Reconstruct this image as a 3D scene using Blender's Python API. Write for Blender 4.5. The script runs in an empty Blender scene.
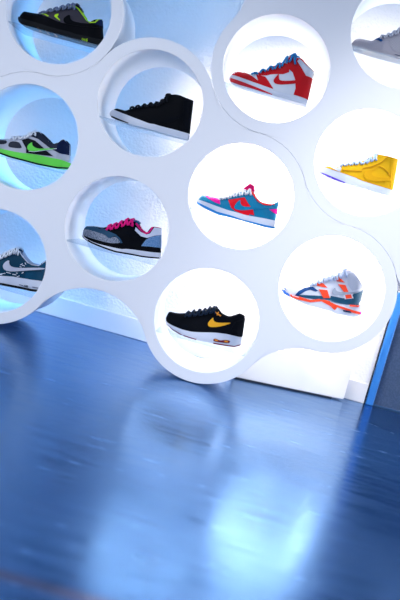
import bpy, bmesh, math, random
from mathutils import Vector, Matrix
from mathutils.bvhtree import BVHTree
from mathutils.geometry import delaunay_2d_cdt

random.seed(7)
C = bpy.context.scene.collection
sc = bpy.context.scene

# ------------------------------------------------------------------ camera
S = 0.43                      # spacing of the round openings
FPX = 1000.0
YAW, PITCH, ROLL = 0.04099089, 0.09206251, 0.26920835
DIST = 7.7405932 * S
X0, Z0 = -0.22516446 * S, 0.14344384 * S
RING = S / 2                  # outer radius of the border round an opening
HOLE = S * 0.4085             # radius of an opening
# the lowest ring touches the floor: its centre is one spacing below the teal shoe's opening
EYE = S + RING - Z0 + 0.002
DEPTH = 0.385                 # panel front to the back of the tubes
WALL = 0.625                  # panel front to wall

def cam_axes():
    cy, sy = math.cos(YAW), math.sin(YAW)
    cp, sp = math.cos(PITCH), math.sin(PITCH)
    F = Vector((-sy * cp, cy * cp, -sp))
    R = Vector((cy, sy, 0))
    U = R.cross(F)
    cr, sr = math.cos(ROLL), math.sin(ROLL)
    return cr * R + sr * U, -sr * R + cr * U, F
CR, CU, CF = cam_axes()
EYEP = Vector((0, -DIST, EYE))

def at(px, py, Y):
    d = CF + CR * ((px - 200) / FPX) - CU * ((py - 300) / FPX)
    k = (Y - EYEP.y) / d.y
    return EYEP + d * k

def at_floor(px, py):
    d = CF + CR * ((px - 200) / FPX) - CU * ((py - 300) / FPX)
    k = (0 - EYEP.z) / d.z
    return EYEP + d * k

cam = bpy.data.cameras.new('camera')
cam.lens = FPX / 600 * 36
cam.sensor_width = 36
cam.sensor_fit = 'AUTO'
cam.dof.use_dof = True
cam.dof.focus_distance = DIST + 0.06
cam.dof.aperture_fstop = 3.2
camo = bpy.data.objects.new('camera', cam)
M = Matrix.Identity(4)
for i in range(3):
    M[i][0], M[i][1], M[i][2], M[i][3] = CR[i], CU[i], -CF[i], EYEP[i]
camo.matrix_world = M
C.objects.link(camo)
sc.camera = camo

# ------------------------------------------------------------------ materials
MATS = {}
def mat(name, col, rough=0.6, spec=0.4, bump=0, bscale=200, coat=0, metallic=0, mottled=None, mscale=300):
    if name in MATS: return MATS[name]
    m = bpy.data.materials.new(name); m.use_nodes = True
    nt = m.node_tree; b = nt.nodes['Principled BSDF']
    b.inputs['Base Color'].default_value = (*col, 1)
    b.inputs['Roughness'].default_value = rough
    b.inputs['Specular IOR Level'].default_value = spec
    b.inputs['Coat Weight'].default_value = coat
    b.inputs['Metallic'].default_value = metallic
    tc = nt.nodes.new('ShaderNodeTexCoord')
    if bump:
        n = nt.nodes.new('ShaderNodeTexNoise'); n.inputs['Scale'].default_value = bscale
        n.inputs['Detail'].default_value = 4
        bp = nt.nodes.new('ShaderNodeBump'); bp.inputs['Strength'].default_value = bump
        bp.inputs['Distance'].default_value = 0.002
        nt.links.new(tc.outputs['Object'], n.inputs['Vector'])
        nt.links.new(n.outputs['Fac'], bp.inputs['Height'])
        nt.links.new(bp.outputs['Normal'], b.inputs['Normal'])
    if mottled:
        n = nt.nodes.new('ShaderNodeTexNoise'); n.inputs['Scale'].default_value = mscale
        n.inputs['Detail'].default_value = 3
        r = nt.nodes.new('ShaderNodeValToRGB')
        r.color_ramp.elements[0].position = 0.42; r.color_ramp.elements[0].color = (*col, 1)
        r.color_ramp.elements[1].position = 0.58; r.color_ramp.elements[1].color = (*mottled, 1)
        nt.links.new(tc.outputs['Object'], n.inputs['Vector'])
        nt.links.new(n.outputs['Fac'], r.inputs['Fac'])
        nt.links.new(r.outputs['Color'], b.inputs['Base Color'])
    MATS[name] = m
    return m

def checker_mat(name, a, b_, scale):
    m = bpy.data.materials.new(name); m.use_nodes = True
    nt = m.node_tree; b = nt.nodes['Principled BSDF']
    b.inputs['Roughness'].default_value = 0.7
    tc = nt.nodes.new('ShaderNodeTexCoord')
    ck = nt.nodes.new('ShaderNodeTexChecker')
    ck.inputs['Scale'].default_value = scale
    ck.inputs['Color1'].default_value = (*a, 1); ck.inputs['Color2'].default_value = (*b_, 1)
    mp = nt.nodes.new('ShaderNodeMapping'); mp.inputs['Scale'].default_value = (1, 0, 1)
    mp.inputs['Rotation'].default_value = (0, math.radians(30), 0)
    mp.inputs['Location'].default_value = (0.0, 0.003, 0.0)
    nt.links.new(tc.outputs['Object'], mp.inputs['Vector'])
    nt.links.new(mp.outputs['Vector'], ck.inputs['Vector'])
    nt.links.new(ck.outputs['Color'], b.inputs['Base Color'])
    return m

panel_mat = mat('white_laminate', (0.88, 0.875, 0.89), 0.5, 0.3)
tube_mat = mat('white_acrylic', (0.86, 0.87, 0.9), 0.35, 0.4)
base_mat = mat('white_gloss_paint', (0.85, 0.86, 0.88), 0.4, 0.4)
box_mat = mat('white_painted_board', (0.88, 0.88, 0.88), 0.5, 0.3)
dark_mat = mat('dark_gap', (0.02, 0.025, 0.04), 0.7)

def wall_material():
    m = bpy.data.materials.new('rough_white_plaster'); m.use_nodes = True
    nt = m.node_tree; b = nt.nodes['Principled BSDF']
    b.inputs['Base Color'].default_value = (0.84, 0.86, 0.9, 1)
    b.inputs['Roughness'].default_value = 0.45
    b.inputs['Specular IOR Level'].default_value = 0.4
    tc = nt.nodes.new('ShaderNodeTexCoord')
    n = nt.nodes.new('ShaderNodeTexNoise'); n.inputs['Scale'].default_value = 95
    n.inputs['Detail'].default_value = 5; n.inputs['Roughness'].default_value = 0.6
    v = nt.nodes.new('ShaderNodeTexVoronoi'); v.feature = 'SMOOTH_F1'; v.inputs['Scale'].default_value = 125
    mx = nt.nodes.new('ShaderNodeMath'); mx.operation = 'ADD'
    bp = nt.nodes.new('ShaderNodeBump'); bp.inputs['Strength'].default_value = 0.35
    bp.inputs['Distance'].default_value = 0.006
    nt.links.new(tc.outputs['Object'], n.inputs['Vector'])
    nt.links.new(n.outputs['Fac'], v.inputs['Vector'])
    nt.links.new(tc.outputs['Object'], v.inputs['Vector'])
    nt.links.new(n.outputs['Fac'], mx.inputs[0]); nt.links.new(v.outputs['Distance'], mx.inputs[1])
    nt.links.new(mx.outputs[0], bp.inputs['Height'])
    nt.links.new(bp.outputs['Normal'], b.inputs['Normal'])
    return m
wall_mat = wall_material()

def floor_material():
    m = bpy.data.materials.new('polished_blue_concrete'); m.use_nodes = True
    nt = m.node_tree; b = nt.nodes['Principled BSDF']
    tc = nt.nodes.new('ShaderNodeTexCoord')
    mp = nt.nodes.new('ShaderNodeMapping'); mp.inputs['Scale'].default_value = (1.6, 7.0, 1)
    n = nt.nodes.new('ShaderNodeTexNoise'); n.inputs['Scale'].default_value = 3.6
    n.inputs['Detail'].default_value = 8; n.inputs['Roughness'].default_value = 0.62
    r = nt.nodes.new('ShaderNodeValToRGB')
    e = r.color_ramp.elements
    e[0].position = 0.36; e[0].color = (0.006, 0.085, 0.29, 1)
    e[1].position = 0.66; e[1].color = (0.062, 0.175, 0.43, 1)
    b.inputs['Metallic'].default_value = 0.74
    b.inputs['IOR'].default_value = 1.7
    nt.links.new(tc.outputs['Object'], mp.inputs['Vector'])
    nt.links.new(mp.outputs['Vector'], n.inputs['Vector'])
    nt.links.new(n.outputs['Fac'], r.inputs['Fac'])
    # a few dark scuffs
    n2 = nt.nodes.new('ShaderNodeTexNoise'); n2.inputs['Scale'].default_value = 16
    n2.inputs['Detail'].default_value = 3
    r2 = nt.nodes.new('ShaderNodeValToRGB')
    r2.color_ramp.elements[0].position = 0.27; r2.color_ramp.elements[0].color = (0.25, 0.3, 0.4, 1)
    r2.color_ramp.elements[1].position = 0.36; r2.color_ramp.elements[1].color = (1, 1, 1, 1)
    mx = nt.nodes.new('ShaderNodeMix'); mx.data_type = 'RGBA'; mx.blend_type = 'MULTIPLY'
    mx.inputs[0].default_value = 1
    nt.links.new(mp.outputs['Vector'], n2.inputs['Vector'])
    nt.links.new(n2.outputs['Fac'], r2.inputs['Fac'])
    nt.links.new(r.outputs['Color'], mx.inputs[6]); nt.links.new(r2.outputs['Color'], mx.inputs[7])
    # a faint reddish line across the floor
    p0, p1 = at_floor(0, 574), at_floor(95, 601)
    dv = (p1 - p0).normalized(); nv = Vector((-dv.y, dv.x, 0))
    dot = nt.nodes.new('ShaderNodeVectorMath'); dot.operation = 'DOT_PRODUCT'; dot.inputs[1].default_value = nv
    nt.links.new(tc.outputs['Object'], dot.inputs[0])
    sb = nt.nodes.new('ShaderNodeMath'); sb.operation = 'SUBTRACT'; sb.inputs[1].default_value = p0.dot(nv)
    ab = nt.nodes.new('ShaderNodeMath'); ab.operation = 'ABSOLUTE'
    ms = nt.nodes.new('ShaderNodeMapRange'); ms.inputs[1].default_value = 0.004; ms.inputs[2].default_value = 0.03
    ms.inputs[3].default_value = 0.6; ms.inputs[4].default_value = 0.0
    nt.links.new(dot.outputs['Value'], sb.inputs[0]); nt.links.new(sb.outputs[0], ab.inputs[0]); nt.links.new(ab.outputs[0], ms.inputs[0])
    m3 = nt.nodes.new('ShaderNodeMix'); m3.data_type = 'RGBA'; m3.inputs[7].default_value = (0.16, 0.06, 0.08, 1)
    nt.links.new(ms.outputs[0], m3.inputs[0]); nt.links.new(mx.outputs[2], m3.inputs[6])
    nt.links.new(m3.outputs[2], b.inputs['Base Color'])
    rr = nt.nodes.new('ShaderNodeMapRange')
    rr.inputs[1].default_value = 0.3; rr.inputs[2].default_value = 0.7
    rr.inputs[3].default_value = 0.15; rr.inputs[4].default_value = 0.29
    nt.links.new(n.outputs['Fac'], rr.inputs[0])
    nt.links.new(rr.outputs[0], b.inputs['Roughness'])
    b.inputs['Specular IOR Level'].default_value = 0.5
    b.inputs['Specular Tint'].default_value = (0.6, 0.82, 1.0, 1)
    bp = nt.nodes.new('ShaderNodeBump'); bp.inputs['Strength'].default_value = 0.05
    bp.inputs['Distance'].default_value = 0.004
    nt.links.new(n.outputs['Fac'], bp.inputs['Height'])
    nt.links.new(bp.outputs['Normal'], b.inputs['Normal'])
    return m
floor_mat = floor_material()

def acrylic_material():
    m = bpy.data.materials.new('clear_acrylic'); m.use_nodes = True
    nt = m.node_tree
    for n in list(nt.nodes):
        if n.type != 'OUTPUT_MATERIAL': nt.nodes.remove(n)
    out = [n for n in nt.nodes if n.type == 'OUTPUT_MATERIAL'][0]
    t = nt.nodes.new('ShaderNodeBsdfTransparent'); t.inputs[0].default_value = (0.93, 0.97, 1, 1)
    g = nt.nodes.new('ShaderNodeBsdfGlossy'); g.inputs['Roughness'].default_value = 0.08
    df = nt.nodes.new('ShaderNodeBsdfTranslucent'); df.inputs[0].default_value = (0.9, 0.95, 1, 1)
    lw = nt.nodes.new('ShaderNodeLayerWeight'); lw.inputs[0].default_value = 0.25
    mr = nt.nodes.new('ShaderNodeMapRange'); mr.inputs[3].default_value = 0.05; mr.inputs[4].default_value = 0.22
    mx = nt.nodes.new('ShaderNodeMixShader'); m2 = nt.nodes.new('ShaderNodeMixShader'); m2.inputs[0].default_value = 0.10
    nt.links.new(lw.outputs['Facing'], mr.inputs[0]); nt.links.new(mr.outputs[0], mx.inputs[0])
    nt.links.new(t.outputs[0], m2.inputs[1]); nt.links.new(df.outputs[0], m2.inputs[2])
    nt.links.new(m2.outputs[0], mx.inputs[1]); nt.links.new(g.outputs[0], mx.inputs[2]); nt.links.new(mx.outputs[0], out.inputs[0])
    return m
acrylic = acrylic_material()

# ------------------------------------------------------------------ helpers
def link(name, me, m=None, parent=None, smooth=False):
    o = bpy.data.objects.new(name, me); C.objects.link(o)
    if m: me.materials.append(m)
    if smooth:
        for p in me.polygons: p.use_smooth = True
    if parent: o.parent = parent
    return o

def from_bm(name, bm, m=None, parent=None, smooth=False):
    bmesh.ops.recalc_face_normals(bm, faces=bm.faces)
    me = bpy.data.meshes.new(name); bm.to_mesh(me); bm.free()
    return link(name, me, m, parent, smooth)

def pydata(name, v, f, m=None, parent=None, smooth=False):
    me = bpy.data.meshes.new(name); me.from_pydata([tuple(p) for p in v], [], f); me.update()
    bm = bmesh.new(); bm.from_mesh(me)
    bmesh.ops.remove_doubles(bm, verts=bm.verts, dist=1e-6)
    bmesh.ops.recalc_face_normals(bm, faces=bm.faces)
    bm.to_mesh(me); bm.free()
    return link(name, me, m, parent, smooth)

def add_box(bm, x0, x1, y0, y1, z0, z1):
    vs = [bm.verts.new((x, y, z)) for x in (x0, x1) for y in (y0, y1) for z in (z0, z1)]
    for q in ((0, 1, 3, 2), (4, 6, 7, 5), (0, 4, 5, 1), (2, 3, 7, 6), (0, 2, 6, 4), (1, 5, 7, 3)):
        bm.faces.new([vs[i] for i in q])

def box(name, x0, x1, y0, y1, z0, z1, m, parent=None, bevel=0):
    bm = bmesh.new(); add_box(bm, x0, x1, y0, y1, z0, z1)
    o = from_bm(name, bm, m, parent)
    if bevel:
        md = o.modifiers.new('bevel', 'BEVEL'); md.width = bevel; md.segments = 2
    return o

def struct(o):
    o['kind'] = 'structure'; return o

def thing(name, label, cat, loc, group=None):
    o = bpy.data.objects.new(name, None); C.objects.link(o)
    o.empty_display_size = 0.05
    o.location = loc; o['label'] = label; o['category'] = cat
    if group: o['group'] = group
    bpy.context.view_layer.update()
    return o

# ------------------------------------------------------------------ room
WALLEND = at(363.5, 403, WALL).x          # where the wall ends at the door frame
struct(box('floor', -3.2, 3.2, -5.0, WALL + 0.2, -0.05, 0, floor_mat))
struct(box('wall_back', -3.2, WALLEND, WALL, WALL + 0.12, 0, 2.7, wall_mat))
struct(box('baseboard_back', -3.2, WALLEND - 0.002, WALL - 0.014, WALL, 0.0, 0.08, base_mat, bevel=0.003))
FR = at(373, 404, WALL).x
frame_mat = mat('blue_door_frame_paint', (0.03, 0.20, 0.60), 0.4, 0.5, bump=0.2, bscale=60)
leaf_mat = mat('grey_door_paint', (0.04, 0.075, 0.15), 0.5, 0.4, bump=0.25, bscale=140, mottled=(0.06, 0.10, 0.19), mscale=150)
door = bpy.data.objects.new('door_1', None); C.objects.link(door)
door.location = (FR, WALL, 0); struct(door); bpy.context.view_layer.update()
DW = 0.9
bm = bmesh.new()
w = FR - WALLEND
add_box(bm, -w + 0.006, 0, -0.012, 0.06, 0, 2.1)
add_box(bm, DW, DW + w, -0.012, 0.06, 0, 2.1)
add_box(bm, -w + 0.006, DW + w, -0.012, 0.06, 2.1, 2.1 + w)
o = from_bm('door_frame', bm, frame_mat, door)
md = o.modifiers.new('bevel', 'BEVEL'); md.width = 0.004; md.segments = 2
bm = bmesh.new()
add_box(bm, -w, -w + 0.005, -0.006, 0.05, 0, 2.1)
from_bm('shadow_gap', bm, dark_mat, door)
box('door_leaf', 0.001, DW - 0.001, 0.012, 0.05, 0.006, 2.098, leaf_mat, door)
# lever handle, out of the frame to the right
bm = bmesh.new(); add_box(bm, DW - 0.1, DW - 0.05, 0.0, 0.012, 0.98, 1.12); add_box(bm, DW - 0.19, DW - 0.06, -0.035, -0.02, 1.05, 1.07); add_box(bm, DW - 0.085, DW - 0.065, -0.03, 0.002, 1.05, 1.07)
from_bm('door_handle', bm, mat('brushed_steel', (0.6, 0.6, 0.62), 0.3, metallic=1), door)
struct(box('wall_right', FR + DW + w, 3.2, WALL, WALL + 0.12, 0, 2.7, wall_mat))
struct(box('wall_over_door', WALLEND, FR + DW + w, WALL, WALL + 0.12, 2.1 + w, 2.7, wall_mat))

# long white box in front of the baseboard, standing a little askew
BR = Vector((0.481, 0.533, 0)); BL = Vector((0.045, 0.337, 0))
bx = (BR - BL).normalized(); BLEN = (BR - BL).length
bxr = thing('floor_box', 'long low white box standing askew before the baseboard, left of the door', 'box', BL)
bxr.rotation_euler.z = math.atan2(bx.y, bx.x)
BH = 0.134
box('cover', 0, BLEN, 0, 0.055, 0.006, BH, box_mat, bxr, bevel=0.003)
box('base', 0.01, BLEN - 0.05, 0.004, 0.05, 0.0002, 0.006, dark_mat, bxr)  # dark strip standing in for the shadow gap under the cover
for dx in (0.05, 0.14):
    bm = bmesh.new()
    bmesh.ops.create_cone(bm, cap_ends=True, segments=16, radius1=0.004, radius2=0.0035, depth=0.002,
                          matrix=Matrix.Translation((BLEN - dx, 0.03, BH + 0.001)))
    from_bm('screw', bm, mat('blue_grey_metal', (0.2, 0.3, 0.45), 0.4, metallic=0.6), bxr)

# ------------------------------------------------------------------ display panels
c30 = math.sqrt(3) / 2
def site(i, j):
    return Vector((X0 + i * c30 * S, 0, EYE + Z0 + j * S))
SITES = dict(teal=(0, 0), red=(0, 1), low=(0, -1), black=(-1, .5), pink=(-1, -.5), lime=(-2, 1), green=(-2, 0),
             cut=(-2, -1), yellow=(1, .5), orange=(1, -.5), silver=(1, 1.5), e1=(2, 0), e2=(2, 1), top=(0, 2),
             x1=(-1, -1.5), x2=(1, -1.5), x4=(-1, 1.5), l1=(-3, .5), l2=(-3, 1.5), l3=(-3, -.5), ltop=(-2, 2))
PANELS = {
 'A': (['lime', 'l1', 'l2', 'ltop'], [('lime', 'green', 'l1'), ('lime', 'l1', 'l2'), ('lime', 'l2', 'ltop'), ('lime', 'ltop', 'x4')],
       'white display panel at the upper left with the black and lime sneaker in its opening'),
 'B': (['green', 'cut', 'black', 'pink', 'teal', 'low', 'orange', 'l3'],
       [('black', 'green', 'lime'), ('black', 'pink', 'green'), ('black', 'pink', 'teal'), ('green', 'pink', 'cut'),
        ('pink', 'teal', 'low'), ('black', 'teal', 'red'), ('teal', 'low', 'orange'), ('teal', 'orange', 'yellow'),
        ('pink', 'cut', 'x1'), ('pink', 'low', 'x1'), ('low', 'orange', 'x2'), ('green', 'cut', 'l3'), ('green', 'l1', 'l3')],
       'large white middle display panel with scalloped lower edge touching the floor'),
 'C': (['red', 'silver', 'yellow', 'e1', 'e2', 'top'],
       [('red', 'yellow', 'teal'), ('red', 'silver', 'yellow'), ('red', 'top', 'silver'), ('red', 'top', 'x4'),
        ('yellow', 'silver', 'e2'), ('yellow', 'e2', 'e1'), ('yellow', 'e1', 'orange')],
       'white upper right display panel with the red and the yellow high-tops in it'),
}
TH = 0.02      # board thickness
NSEG = 96
def circ(c, r, k):
    a = 2 * math.pi * k / NSEG
    return (c.x + r * math.cos(a), c.z + r * math.sin(a))

def build_panel(key):
    names, tris, label = PANELS[key]
    cs = [site(*SITES[n]) for n in names]
    org = Vector((sum(c.x for c in cs) / len(cs), 0, 0))
    root = thing('display_panel', label, 'display panel', org, 'interlocking white display panels')
    bm = bmesh.new(); cache = {}
    def V(x, z):
        k = (round(x, 5), round(z, 5))
        for dx in (0, 1e-5, -1e-5):
            for dz in (0, 1e-5, -1e-5):
                q = (round(x + dx, 5), round(z + dz, 5))
                if q in cache: return cache[q]
        v = bm.verts.new((x - org.x, 0, z)); cache[k] = v
        return v
    for n in names:
        c = site(*SITES[n])
        for k in range(NSEG):
            a, b = circ(c, HOLE, k), circ(c, HOLE, k + 1)
            d, e = circ(c, RING, k + 1), circ(c, RING, k)
            bm.faces.new([V(*a), V(*b), V(*d), V(*e)])
    for t in tris:
        P = [site(*SITES[n]) for n in t]
        cen = sum(P, Vector()) / 3
        P.sort(key=lambda p: math.atan2(p.z - cen.z, p.x - cen.x))
        loop = []
        for i, p in enumerate(P):
            pn, pp = P[(i + 1) % 3], P[(i - 1) % 3]
            a0 = math.atan2(pp.z - p.z, pp.x - p.x); a1 = math.atan2(pn.z - p.z, pn.x - p.x)
            k0 = round(a0 / (2 * math.pi) * NSEG); k1 = round(a1 / (2 * math.pi) * NSEG)
            # sweep the 60 degree arc facing the centre, from the previous tangent point to the next
            dk = (k1 - k0 + NSEG // 2) % NSEG - NSEG // 2
            st = 1 if dk > 0 else -1
            for k in range(k0, k0 + dk + st, st):
                v = V(*circ(p, RING, k))
                if not loop or loop[-1] is not v: loop.append(v)
        if loop[0] is loop[-1]: loop.pop()
        hub = bm.verts.new((cen.x - org.x, 0, cen.z))
        for i in range(len(loop)): bm.faces.new([loop[i], loop[(i + 1) % len(loop)], hub])
    bmesh.ops.remove_doubles(bm, verts=bm.verts, dist=2e-5)
    bmesh.ops.recalc_face_normals(bm, faces=bm.faces)
    bm.faces.ensure_lookup_table()
    if bm.faces[0].normal.y > 0:
        bmesh.ops.reverse_faces(bm, faces=bm.faces)
    # tiny gap along the outline so neighbouring panels stay apart
    bm.normal_update()
    off = {}
    for e in bm.edges:
        if len(e.link_faces) == 1:
            f = e.link_faces[0]; mid = (e.verts[0].co + e.verts[1].co) / 2
            d = (e.verts[1].co - e.verts[0].co).normalized().cross(Vector((0, 1, 0)))
            if d.dot(f.calc_center_median() - mid) < 0: d = -d
            # skip the openings
            isH = all(any(abs(math.hypot(v.co.x + org.x - s.x, v.co.z - s.z) - HOLE) < 1e-4 for s in cs) for v in e.verts)
            if isH: continue
            for v in e.verts: off.setdefault(v, Vector()); off[v] += d
    for v, d in off.items(): v.co += d.normalized() * 0.0003
    r = bmesh.ops.extrude_face_region(bm, geom=list(bm.faces))
    for v in r['geom']:
        if isinstance(v, bmesh.types.BMVert): v.co.y += TH
    board = from_bm('board', bm, panel_mat, root)
    md = board.modifiers.new('bevel', 'BEVEL'); md.width = 0.001; md.segments = 2; md.limit_method = 'ANGLE'; md.angle_limit = math.radians(60)
    for n in names:
        c = site(*SITES[n])
        bm = bmesh.new()
        ri, ro = HOLE + 0.0005, RING * 0.955
        y0, y1 = TH, DEPTH if n != 'low' else 0.325
        prof = [(ri, y0), (ro, y0), (ro, y1 - 0.004), (ro - 0.004, y1), (ri, y1)]
        rings = []
        for k in range(NSEG):
            a = 2 * math.pi * k / NSEG
            rings.append([bm.verts.new((c.x - org.x + q * math.cos(a), y, c.z + q * math.sin(a))) for q, y in prof])
        for k in range(NSEG):
            A, B = rings[k], rings[(k + 1) % NSEG]
            for i in range(5):
                j = (i + 1) % 5
                bm.faces.new([A[i], A[j], B[j], B[i]])
        t = from_bm('tube', bm, tube_mat, root, True)
        md = t.modifiers.new('edges', 'EDGE_SPLIT'); md.split_angle = math.radians(40)
    return root, org
ROOTS = {}
for k in PANELS:
    r, org = build_panel(k)
    for n in PANELS[k][0]: ROOTS[n] = (r, org)

def shelf(n, ztop, depth=0.24):
    r, org = ROOTS[n]; c = site(*SITES[n])
    t = 0.005
    bm = bmesh.new(); 
    zz = [ztop, ztop - t]
    hw = [math.sqrt(max(1e-6, (HOLE - 0.0003) ** 2 - (z - c.z) ** 2)) for z in zz]
    f = []
    for y in (0.012, depth):
        f.append([bm.verts.new((c.x - org.x + s * hw[i], y, zz[i])) for s, i in ((-1, 0), (1, 0), (1, 1), (-1, 1))])
    bm.faces.new(f[0]); bm.faces.new(f[1][::-1])
    for i in range(4):
        j = (i + 1) % 4
        bm.faces.new([f[0][i], f[1][i], f[1][j], f[0][j]])
    o = from_bm('shelf', bm, acrylic, r); o['label'] = 'clear acrylic shelf'
    return o

# ------------------------------------------------------------------ shoes
YS = 0.088                    # depth of the middle of each shoe behind the panel front
YN = YS - 0.03

def crop(ox, oy, k):
    return lambda x, y: (ox + x / k, oy + y / k)

def resample(pts, n):
    """Catmull-Rom through the points, uniform in the given parameters (chord length)."""
    d = [0]
    for a, b in zip(pts, pts[1:]): d.append(d[-1] + max(1e-6, math.dist(a, b)))
    d = [q / d[-1] for q in d]
    return sample(pts, d, [i / (n - 1) for i in range(n)])

def sample(pts, d, us):
    out = []
    dim = len(pts[0])
    # monotone cubic (finite difference tangents, clipped)
    m = []
    for i in range(len(pts)):
        if i == 0: t = [(pts[1][k] - pts[0][k]) / (d[1] - d[0]) for k in range(dim)]
        elif i == len(pts) - 1: t = [(pts[i][k] - pts[i - 1][k]) / (d[i] - d[i - 1]) for k in range(dim)]
        else:
            t = []
            for k in range(dim):
                a = (pts[i][k] - pts[i - 1][k]) / (d[i] - d[i - 1]); b = (pts[i + 1][k] - pts[i][k]) / (d[i + 1] - d[i])
                t.append(0 if a * b <= 0 else 2 * a * b / (a + b))
        m.append(t)
    for u in us:
        i = 0
        while i < len(d) - 2 and u > d[i + 1]: i += 1
        h = d[i + 1] - d[i]; s = max(0, min(1, (u - d[i]) / h))
        h00 = 2 * s**3 - 3 * s**2 + 1; h10 = s**3 - 2 * s**2 + s; h01 = -2 * s**3 + 3 * s**2; h11 = s**3 - s**2
        out.append(tuple(h00 * pts[i][k] + h10 * h * m[i][k] + h01 * pts[i + 1][k] + h11 * h * m[i + 1][k] for k in range(dim)))
    return out

PLAN = [(0, .006), (.02, .019), (.06, .028), (.13, .036), (.24, .043), (.36, .0455), (.5, .042), (.62, .0385), (.75, .0365), (.86, .036), (.93, .031), (.975, .021), (1, .007)]
def plan(u):
    u = max(0, min(1, u))
    for (a, wa), (b, wb) in zip(PLAN, PLAN[1:]):
        if u <= b:
            s = (u - a) / (b - a); return wa + (wb - wa) * s
    return PLAN[-1][1]

WRAPS = ('outsole', 'toe_cap', 'heel_counter', 'toe_bumper', 'toe_panel', 'foxing', 'heel_tab', 'heel_stay', 'vamp', 'collar_panel', 'mudguard', 'collar_trim')

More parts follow.
